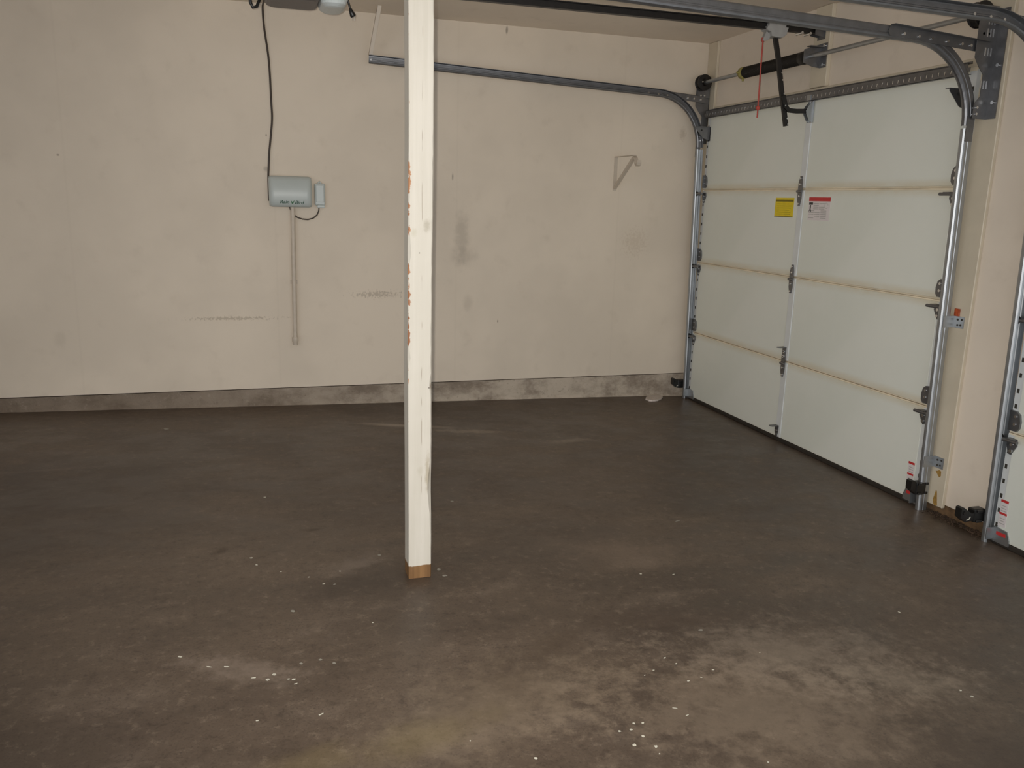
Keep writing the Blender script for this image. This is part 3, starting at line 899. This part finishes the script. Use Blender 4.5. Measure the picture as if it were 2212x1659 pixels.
# ------------------------------------------------------------------ support post
W = 0.0872
PX, PY = -2.6831, -2.8398
PZ = fz(PX + W / 2) + 0.0005
rows = []
nr = 90
nsr = random.Random(3)
for i in range(nr + 1):
    z = (HC - 0.001 - PZ) * i / nr
    j = lambda a: (nsr.random() - 0.5) * 2 * a
    chipL = 0.002 + 0.0015 * nsr.random()
    if 0.85 < z < 1.6:
        chipL += 0.006 * max(0, math.sin(z * 9.0) * math.sin(z * 23.0 + 1)) + 0.002 * nsr.random()
    chipR = 0.003 + 0.002 * nsr.random() + 0.011 * math.exp(-((z - 0.36) / 0.10) ** 2)
    if 0.72 < z < 0.78:
        chipR += 0.004
    wv = 0.0015 * math.sin(z * 4 + 1)
    r3 = 0.003
    rows.append([(wv, chipL, z), (chipL + wv, j(0.0004), z), (W - chipR + wv, j(0.0004), z), (W + wv, chipR, z),
                 (W + wv, W - r3, z), (W - r3 + wv, W, z), (r3 + wv, W, z), (wv, W - r3, z)])
pm = MB()
pm.sweep([[(p[0] + PX, p[1] + PY, p[2] + PZ) for p in r2] for r2 in rows])
tag(pm.build('support_post', m_post, None, (PX, PY, PZ)), 'cream painted square wooden post with chipped edges and bare brown foot', 'post')

# ------------------------------------------------------------------ irrigation controller and its fittings
ic = empty('irrigation_controller', (-2.968, 0.0, 1.405))
tag(ic, 'pale grey sprinkler controller box with green lettering on the beige wall', 'controller box')
MB().bbox(-3.098, -2.842, -0.001, -0.030, 1.412, 1.592, b=0.006).build('back_box', m_ctrl, ic)
cv = MB()
rows = []
x0, x1, z0, z1 = -3.103, -2.836, 1.404, 1.600
for i in range(17):
    x = x0 + (x1 - x0) * i / 16
    inset = 0.010 * (max(0, 1 - i / 1.0) + max(0, 1 - (16 - i) / 1.0))
    prof = [(-0.030, z0 + inset * 0.6)]
    for q in range(13):
        t_ = q / 12
        z = z0 + inset * 0.6 + (z1 - z0 - inset * 1.2) * t_
        d = 0.058 + 0.032 * (1 - (2 * abs(t_ - 0.42)) ** 2.0 * 0.75) - inset * 1.2
        if q in (0, 12):
            d -= 0.012
        prof.append((-d, z))
    prof.append((-0.030, z1 - inset * 0.6))
    rows.append([(x, y, z) for y, z in prof])
cv.sweep(rows, smooth=True)
cvo = cv.build('cover', m_ctrl, ic)
for p_ in cvo.data.polygons:
    p_.use_smooth = len(p_.vertices) == 4
def cover_y(z):
    t_ = (z - z0) / (z1 - z0)
    return -(0.058 + 0.032 * (1 - (2 * abs(t_ - 0.42)) ** 2 * 0.75))
def lettering(txt, xa, xb, zb, h, mat, parent, name):
    cu = bpy.data.curves.new(name, 'FONT')
    cu.body = txt
    cu.size = 1.0
    cu.shear = 0.25
    cu.offset = 0.015
    o = bpy.data.objects.new(name, cu)
    C.objects.link(o)
    dg = bpy.context.evaluated_depsgraph_get()
    me = bpy.data.meshes.new_from_object(o.evaluated_get(dg))
    bpy.data.objects.remove(o)
    xs_ = [v.co.x for v in me.vertices]; ys_ = [v.co.y for v in me.vertices]
    mb = MB()
    vv = []
    for v in me.vertices:
        x = xa + (v.co.x - min(xs_)) / (max(xs_) - min(xs_)) * (xb - xa)
        z = zb + (v.co.y - min(ys_)) / (max(ys_) - min(ys_)) * h
        vv.append((x, cover_y(z) - 0.0012, z))
    mb.add(vv, [list(p.vertices) for p in me.polygons])
    # thin raised print
    return mb.build(name, mat, parent)
lettering('Rain', -3.038, -2.979, 1.4265, 0.021, m_green, cvo, 'lettering')
lettering('Bird', -2.944, -2.886, 1.4245, 0.021, m_green, cvo, 'lettering')
bd = [(-2.969, 1.446), (-2.963, 1.440), (-2.960, 1.432), (-2.955, 1.440), (-2.947, 1.449), (-2.950, 1.438), (-2.956, 1.428), (-2.963, 1.425), (-2.967, 1.434)]
mb = MB()
mb.add([(x, cover_y(z) - 0.0012, z) for x, z in bd], [tuple(range(len(bd)))])
mb.build('emblem', m_green2, cvo)
MB().box(-3.1045, -3.1015, -0.034, -0.046, 1.42, 1.585).build('edge_highlight', m_speck, ic)  # pale strip added as the bright highlight on the cover's left edge

rs = empty('sensor_receiver', (-2.782, 0.0, 1.415))
tag(rs, 'small pale grey receiver box right of the sprinkler controller', 'receiver')
MB().bbox(-2.816, -2.747, -0.001, -0.038, 1.418, 1.560, b=0.010, seg=3).build('case', m_ctrl, rs)
MB().bbox(-2.807, -2.756, -0.037, -0.045, 1.440, 1.548, b=0.003).build('front_plate', m_ctrl, rs)
MB().tube([(-2.795, -0.02, 1.555), (-2.782, -0.02, 1.572), (-2.768, -0.02, 1.555)], 0.006, 8).build('hanging_tab', m_ctrl, rs)
MB().bbox(-2.800, -2.752, -0.008, -0.034, 1.404, 1.420, b=0.003).build('terminal_cap', m_ctrl, rs)
w_ = [(-2.788, -0.02, 1.406), (-2.790, -0.02, 1.385), (-2.802, -0.02, 1.357), (-2.828, -0.02, 1.335), (-2.862, -0.02, 1.325), (-2.898, -0.02, 1.328),
      (-2.928, -0.02, 1.338), (-2.948, -0.012, 1.352), (-2.966, -0.008, 1.375), (-2.978, -0.02, 1.408), (-2.980, -0.02, 1.415)]
MB().tube(w_, 0.0042, 8).build('lead', m_cord, rs)

cp = empty('conduit', (-2.962, 0.0, 0.484))
tag(cp, 'thin vertical wall-coloured conduit hanging below the sprinkler controller', 'conduit')
MB().cyl((-2.958, -0.032, 1.413), (-2.966, -0.032, 0.53), 0.0150, 14).build('pipe', m_pvc, cp)
MB().tube([(-2.966, -0.032, 0.545), (-2.966, -0.032, 0.54), (-2.966, -0.032, 0.515), (-2.966, -0.032, 0.51), (-2.966, -0.032, 0.49)], [0.016, 0.0205, 0.0205, 0.017, 0.017], 14).build('coupling', m_pvc, cp)
MB().box(-2.985, -2.940, -0.0005, -0.018, 0.90, 0.925).build('pipe_clip', m_pvc, cp)

pc = [(-3.075, -0.95, HC - 0.006), (-3.085, -0.50, HC - 0.010), (-3.095, -0.12, HC - 0.010), (-3.101, -0.03, HC - 0.016), (-3.102, -0.014, HC - 0.05), (-3.098, -0.014, 2.50), (-3.076, -0.014, 2.30), (-3.070, -0.014, 2.06),
      (-3.068, -0.014, 1.96), (-3.078, -0.014, 1.86), (-3.092, -0.014, 1.75), (-3.100, -0.014, 1.65), (-3.104, -0.016, 1.59), (-3.105, -0.018, 1.50), (-3.104, -0.020, 1.44)]
def smooth_path(pts, sub=6):
    P = [Vector(p) for p in pts]
    out = []
    for i in range(len(P) - 1):
        a, b, c, d = P[max(i - 1, 0)], P[i], P[i + 1], P[min(i + 2, len(P) - 1)]
        for s_ in range(sub):
            t_ = s_ / sub
            out.append(0.5 * ((2 * b) + (c - a) * t_ + (2 * a - 5 * b + 4 * c - d) * t_ * t_ + (3 * b - a - 3 * c + d) * t_ ** 3))
    out.append(P[-1])
    return out
tag(MB().tube(smooth_path(pc), 0.0062, 8).build('power_cord', m_cord, None, (-3.1, -0.014, 1.44)), 'dark brown cord running down the wall from the ceiling to the sprinkler controller', 'cord')

# ------------------------------------------------------------------ closet rod bracket on the wall
sb = empty('shelf_bracket', (-0.667, 0.0, 1.58))
tag(sb, 'wall-coloured triangular shelf bracket with rod hook on the beige wall', 'bracket')
MB().box(-0.680, -0.654, -0.0005, -0.004, 1.575, 1.815).build('wall_plate', m_pvc, sb)
MB().box(-0.680, -0.654, -0.004, -0.325, 1.811, 1.815).build('top_arm', m_pvc, sb)
br = MB()
br.sweep([[(-0.678, -0.006, 1.585), (-0.656, -0.006, 1.585), (-0.656, -0.002, 1.603), (-0.678, -0.002, 1.603)],
          [(-0.678, -0.318, 1.794), (-0.656, -0.318, 1.794), (-0.656, -0.312, 1.812), (-0.678, -0.312, 1.812)]])
br.build('brace', m_pvc, sb)
hk = MB()
flatpts = [(-0.312, 1.806), (-0.335, 1.792), (-0.348, 1.775), (-0.352, 1.755), (-0.366, 1.742), (-0.384, 1.745), (-0.394, 1.762), (-0.392, 1.778)]
rows = []
for i, p in enumerate(flatpts):
    a = Vector(flatpts[max(i - 1, 0)]); b = Vector(flatpts[min(i + 1, len(flatpts) - 1)])
    d = (b - a).normalized(); nn = Vector((-d.y, d.x)) * 0.003
    rows.append([(-0.682, p[0] + nn.x, p[1] + nn.y), (-0.652, p[0] + nn.x, p[1] + nn.y), (-0.652, p[0] - nn.x, p[1] - nn.y), (-0.682, p[0] - nn.x, p[1] - nn.y)])
hk.sweep(rows)
hk.build('rod_hook', m_pvc, sb)

# ------------------------------------------------------------------ photo-eye sensors
def sensor(label, x, y, z, sg, d, near):
    # d: direction in x the head stands off from the track
    e = empty('photo_eye_sensor', (x, y, z - 0.03))
    tag(e, label, 'sensor', group='safety sensors of the garage doors')
    b = MB()
    b.bbox(x - 0.010, x + 0.052, y - 0.022, y + 0.022, z - 0.034, z + 0.030, b=0.006)
    b.build('bracket_clip', m_blackpl, e)
    for dz in (-0.026, 0.022):
        p = MB()
        p.bbox(x + 0.045, x + 0.062, y - 0.026, y - 0.012, z + dz - 0.006, z + dz + 0.006, b=0.002, seg=1)
        p.bbox(x - 0.002, x + 0.030, y - 0.030, y - 0.020, z + dz - 0.006, z + dz + 0.006, b=0.002, seg=1)
        p.build('clip_arm', m_blackpl, e)
    h = MB()
    hx = x - near
    h.prism([(hx - 0.030, z + 0.040), (hx - 0.018, z + 0.044), (hx + 0.030, z + 0.012), (hx + near, z + 0.012), (hx + near, z - 0.022), (hx, z - 0.028), (hx - 0.030, z - 0.004)], 'y', y - 0.018, y + 0.018)
    h.build('sensor_head', m_blackpl, e)
    MB().tube([(hx + 0.004, y - 0.019, z - 0.018), (hx + 0.018, y - 0.019, z - 0.014), (hx + 0.024, y - 0.019, z - 0.002)], 0.0026, 6).build('wire_end', m_speck, e)
    MB().cyl((hx - 0.012, y + sg * 0.018, z + 0.018), (hx - 0.012, y + sg * 0.023, z + 0.018), 0.009, 10).build('lens_eye', m_black, e)
    return e
sensor('black photo-eye sensor low in the far corner beside the concrete strip', -0.066, -0.052, 0.118, -1, -1, 0.022)
sensor('black photo-eye sensor on the track below the jamb bracket, between door and wall', -0.062, -2.560, 0.128, 1, -1, 0.010)
sensor('black photo-eye sensor standing off the track of the cut-off door', -0.075, -2.935, 0.128, -1, -1, 0.055)

# ------------------------------------------------------------------ worn jamb foot, debris, flake, paint specks
def chip(name, pts, label, cat, mat):
    m_ = MB().prism(pts, 'x', 0.0188, 0.0198)
    return tag(m_.build(name, mat), label, cat)

def pebble(mb, c, r, rg):
    vs_ = []
    for d in ((1, 0, 0), (0, 1, 0), (-1, 0, 0), (0, -1, 0), (0, 0, 1), (0, 0, -0.3)):
        q = r * (0.6 + 0.7 * rg.random())
        vs_.append((c[0] + d[0] * q, c[1] + d[1] * q, c[2] + d[2] * q * 0.7))
    mb.add(vs_, [(0, 1, 4), (1, 2, 4), (2, 3, 4), (3, 0, 4), (1, 0, 5), (2, 1, 5), (3, 2, 5), (0, 3, 5)])
rg = random.Random(11)
dm = MB()
for i in range(420):
    y = -2.60 - 0.36 * rg.random()
    x = 0.044 - abs(rg.gauss(0, 0.032))
    pebble(dm, (x, y, fz(x) + 0.001), 0.003 + 0.008 * rg.random() ** 2, rg)
tag(dm.build('dirt_crumbs', m_dirt), 'dark crumbled dirt along the wall foot between the two garage doors', 'dirt', kind='stuff')

# rust and bare wood marks on the jamb foot (flat peeled patches)
m_ochre = simple('bare_wood_ochre', srgb(158, 122, 58), 0.7, 0, 0.25, 50)
for lab, pts in zip(('ochre peeled paint patch just under the lower jamb bracket', 'ochre peeled paint patch at the very foot of the cream jamb board'), ([(-2.596, 0.222), (-2.612, 0.206), (-2.622, 0.196), (-2.632, 0.204), (-2.630, 0.228), (-2.618, 0.232), (-2.606, 0.224)],
            [(-2.604, 0.075), (-2.612, 0.050), (-2.622, 0.046), (-2.634, 0.052), (-2.628, 0.085), (-2.622, 0.12), (-2.616, 0.128), (-2.610, 0.10)])):
    tag(MB().prism(pts, 'x', 0.0185, 0.0199).build('peeled_patch', m_ochre), lab, 'peeled paint')

fk = MB()
pts = []
for i in range(18):
    a = 2 * math.pi * i / 18
    r2 = 1 + 0.28 * (rg.random() - 0.5)
    u, v = 0.105 * math.cos(a) * r2, 0.055 * math.sin(a) * r2
    ca, sa = math.cos(0.75), math.sin(0.75)
    pts.append((-0.285 + u * ca - v * sa, -0.100 + u * sa + v * ca))
vs_ = [(x, y, fz(x) + 0.001) for x, y in pts] + [(x * 0.97 - 0.285 * 0.03, y * 0.97 - 0.1 * 0.03, fz(x) + 0.012) for x, y in pts]
nn_ = len(pts)
fk.add(vs_, [tuple(range(nn_)), tuple(range(nn_, 2 * nn_))] + [(i, (i + 1) % nn_, (i + 1) % nn_ + nn_, i + nn_) for i in range(nn_)])
tag(fk.build('plaster_flake', m_plaster), 'whitish flake lying on the floor near the far corner', 'flake')

SPECKS = [(-1.97, -3.58, 16, 5), (-1.95, -3.62, 13, 5), (-2.04, -3.64, 12, 5), (-2.08, -3.66, 8, 4), (-1.96, -3.72, 12, 7), (-1.91, -3.71, 9, 4), (-1.85, -3.68, 11, 4),
          (-2.22, -3.88, 11, 8), (-2.195, -3.885, 11, 7), (-2.24, -3.905, 13, 8), (-2.275, -3.905, 11, 7), (-2.22, -3.94, 14, 10), (-2.26, -3.97, 15, 11), (-2.205, -3.99, 12, 10),
          (-2.54, -3.96, 13, 8), (-2.21, -4.02, 5, 5), (-2.05, -3.88, 16, 3), (-2.07, -3.84, 20, 3), (-1.77, -2.98, 14, 10), (-1.64, -3.01, 14, 4), (-0.95, -3.48, 10, 12), (-1.14, -3.96, 12, 8), (-1.13, -3.995, 14, 8),
          (-1.94, -4.12, 8, 6), (-3.76, -0.52, 40, 26), (-3.2, -1.83, 16, 9), (-3.25, -3.41, 22, 6), (-3.21, -3.43, 13, 13), (-3.19, -3.405, 16, 11), (-3.15, -3.44, 12, 5),
          (-3.135, -3.445, 16, 9), (-3.38, -3.32, 24, 5), (-3.47, -3.24, 17, 9), (-3.0, -2.82, 18, 8), (-2.96, -2.83, 12, 6), (-3.12, -3.01, 24, 20), (-2.86, -3.15, 7, 8), (-3.01, -3.38, 14, 12),
          (-3.05, -3.35, 14, 10), (-2.69, -3.85, 5, 5), (-3.24, -3.63, 14, 4), (-3.07, -3.64, 20, 5), (-2.33, -2.04, 26, 16), (-1.34, -2.48, 46, 10), (-2.76, -2.60, 20, 16), (-3.24, -2.60, 14, 8),
          (-3.26, -2.53, 16, 9), (-2.55, -2.78, 22, 18), (-2.54, -2.84, 24, 14), (-3.13, -3.47, 14, 4), (-1.76, -3.44, 22, 12), (-1.64, -3.62, 6, 4), (-3.11, -3.36, 15, 11), (-3.33, -3.33, 20, 5),
          (-2.93, -2.72, 10, 8), (-3.05, -2.75, 9, 7), (-3.15, -2.68, 10, 6)]
faint = {24, 42, 43, 44, 47, 48, 50, 35, 37, 38, 52}
for nm, mt, keep in (('paint_speck', m_speck, lambda i: i not in faint), ('faint_paint_spot', simple('worn_paint_spot', srgb(150, 146, 134), 0.6, 0, 0.1), lambda i: i in faint)):
    sp = MB()
    for i, (x, y, a, b) in enumerate(SPECKS):
        if not keep(i):
            continue
        th = rg.random() * 1.2 - 0.6
        poly = []
        for q in range(11):
            t_ = 2 * math.pi * q / 11
            rr = 0.7 + 0.6 * rg.random()
            u, v = a * 0.00036 * rr * math.cos(t_), b * 0.00044 * rr * math.sin(t_)
            xx, yy = x + u * math.cos(th) - v * math.sin(th), y + u * math.sin(th) + v * math.cos(th)
            poly.append((xx, yy))
        m0 = len(poly)
        vs_ = [(px_, py_, fz(px_) + 0.0002) for px_, py_ in poly] + [(px_, py_, fz(px_) + 0.0010) for px_, py_ in poly]
        sp.add(vs_, [tuple(range(m0, 2 * m0))] + [(q, (q + 1) % m0, (q + 1) % m0 + m0, q + m0) for q in range(m0)])
    tag(sp.build(nm, mt, floor_o), 'dried pale paint specks', kind='stuff')
